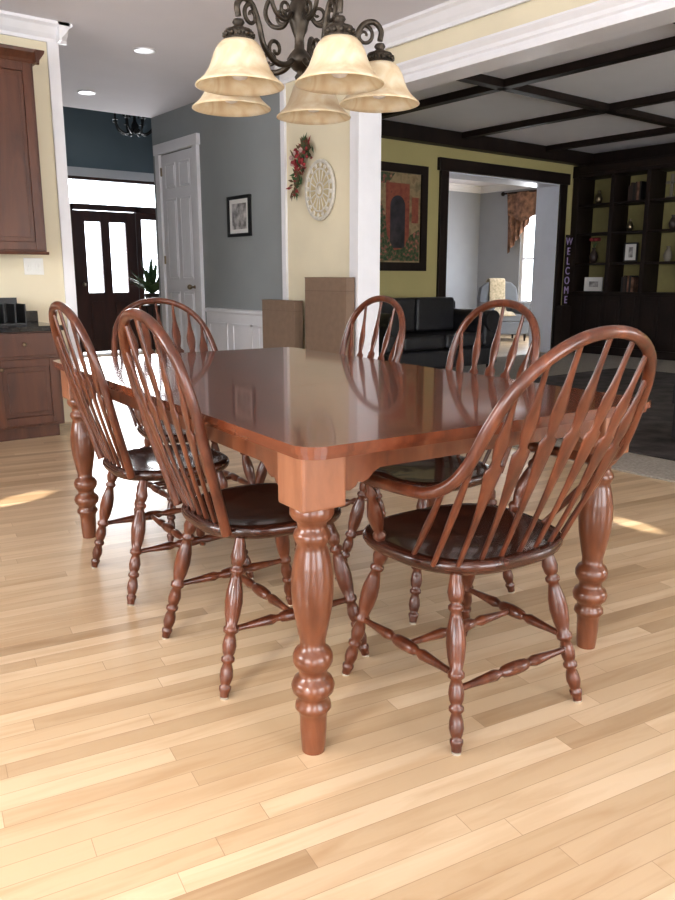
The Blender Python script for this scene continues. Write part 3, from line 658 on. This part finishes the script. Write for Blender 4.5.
# ------------------------------------------------------------------ foyer
mb=MB(); 
for k in range(3):
    a=k*2.094; mb.sweep(catmull([(.14*math.cos(a),.14*math.sin(a),0),(.06*math.cos(a),.06*math.sin(a),.35),(.10*math.cos(a),.10*math.sin(a),.72)],5),.009,0,8)
mb.vlathe((0,0,.72),[(.12,0),(.13,.01),(.12,.02)],0,20)
mb.obj('plant_stand',[M_iron],(4.63,10.0,0))
mb=MB(); mb.vlathe((0,0,0),[(.06,0),(.08,.05),(.10,.13),(.105,.15),(.09,.15),(.08,.12)],0,20)
for i in range(110):
    a=random.random()*6.28; el=random.uniform(.5,1.5); L=random.uniform(.2,.55); d=Vector((math.cos(a)*math.cos(el),math.sin(a)*math.cos(el),math.sin(el)))
    sd=d.cross(Vector((0,0,1))).normalized()*.022; p=Vector((0,0,.13)); droop=Vector((0,0,-.10*math.cos(el)))
    mb.add([p,p+d*L*.55+sd,p+d*L+droop,p+d*L*.55-sd],[(0,1,2,3)],1)
mb.obj('potted_plant',[M_terra,M_leaf],(4.63,10.0,.742))
mb=MB(); mb.vlathe((0,0,0),[(.01,-.1),(.04,-.05),(.05,0),(.02,.06),(.012,.3)],0,14)
for k in range(8):
    a=k*math.pi/4; c,s=math.cos(a),math.sin(a)
    mb.sweep(catmull([(.03*c,.03*s,-.03),(.12*c,.12*s,-.10),(.22*c,.22*s,-.05),(.26*c,.26*s,.05)],5),.012,0,8)
    mb.sweep(catmull([(.02*c,.02*s,.2),(.10*c,.10*s,.26),(.17*c,.17*s,.18),(.13*c,.13*s,.12)],5),.010,0,8)
    mb.vlathe((.26*c,.26*s,.05),[(.035,0),(.035,.01),(.012,.012),(.012,.09)],0,10); mb.ball((.26*c,.26*s,.16),(.012,.012,.025),1,8)
mb.sweep([(0,0,.3),(0,0,2.38)],.006,0,6)
mb.obj('foyer_chandelier',[M_iron,M_bulb],(4.51,10.0,3.0))
# ------------------------------------------------------------------ lights
w=bpy.data.worlds.new('World'); bpy.context.scene.world=w; w.use_nodes=True
bg=w.node_tree.nodes['Background']; bg.inputs[0].default_value=(.86,.92,1,1); bg.inputs[1].default_value=7.0
def area(name,loc,rot,sx,sy,p,col=(1,1,1)):
    l=bpy.data.lights.new(name,'AREA'); l.shape='RECTANGLE'; l.size=sx; l.size_y=sy; l.energy=p; l.color=col
    o=bpy.data.objects.new(name,l); bpy.context.scene.collection.objects.link(o); o.location=loc; o.rotation_euler=[R(a) for a in rot]; return o
DL=(.97,.98,1)
area('daylight_back_1',(-1.35,-3.0,1.2),(90,0,0),2.0,2.1,40,DL)
area('daylight_back_2',(1.7,-3.0,1.2),(90,0,0),2.3,2.1,80,DL)
area('daylight_left_1',(-3.0,-.6,1.2),(90,0,-90),2.3,2.1,105,DL)
area('daylight_left_2',(-3.0,3.1,1.6),(90,0,-90),2.1,1.3,115,DL)
area('daylight_family_1',(6.1,-3.0,1.35),(90,0,0),1.7,1.8,75,DL)
area('daylight_family_2',(8.6,-3.0,1.35),(90,0,0),1.5,1.8,50,DL)
area('daylight_far_room',(12.1,9.1,1.45),(90,0,90),1.6,1.6,42,DL)
area('daylight_door',(4.6,11.3,1.7),(90,0,180),1.6,1.2,75,DL)
def spot(name,loc,tgt,deg,p,col=(1,.95,.85),soft=.02,blend=.25):
    l=bpy.data.lights.new(name,'SPOT'); l.energy=p; l.spot_size=R(deg); l.spot_blend=blend; l.shadow_soft_size=soft; l.color=col
    o=bpy.data.objects.new(name,l); bpy.context.scene.collection.objects.link(o); o.location=loc
    o.rotation_euler=(Vector(tgt)-Vector(loc)).to_track_quat('-Z','Y').to_euler()
spot('sun_patch_right',(2.6,-3.0,2.2),(3.15,1.83,0),1.2,5500)
spot('sun_patch_left',(-3.0,2.6,2.2),(1.08,4.0,0),2.0,4500)
spot('sun_beam_window',(-3.0,-.4,2.2),(.50,1.55,0),15,450,(1,.94,.83),.06,.6)
# ------------------------------------------------------------------ camera
cam=bpy.data.cameras.new('camera'); co=bpy.data.objects.new('camera',cam); bpy.context.scene.collection.objects.link(co)
cam.sensor_fit='VERTICAL'; cam.sensor_height=24; cam.lens=24*778/900; cam.clip_start=.05
co.location=(0,0,1.10); co.rotation_euler=(R(90-12.5),0,R(-38)); bpy.context.scene.camera=co
sc=bpy.context.scene; sc.view_settings.view_transform='Standard'; sc.view_settings.exposure=0; sc.view_settings.gamma=.9
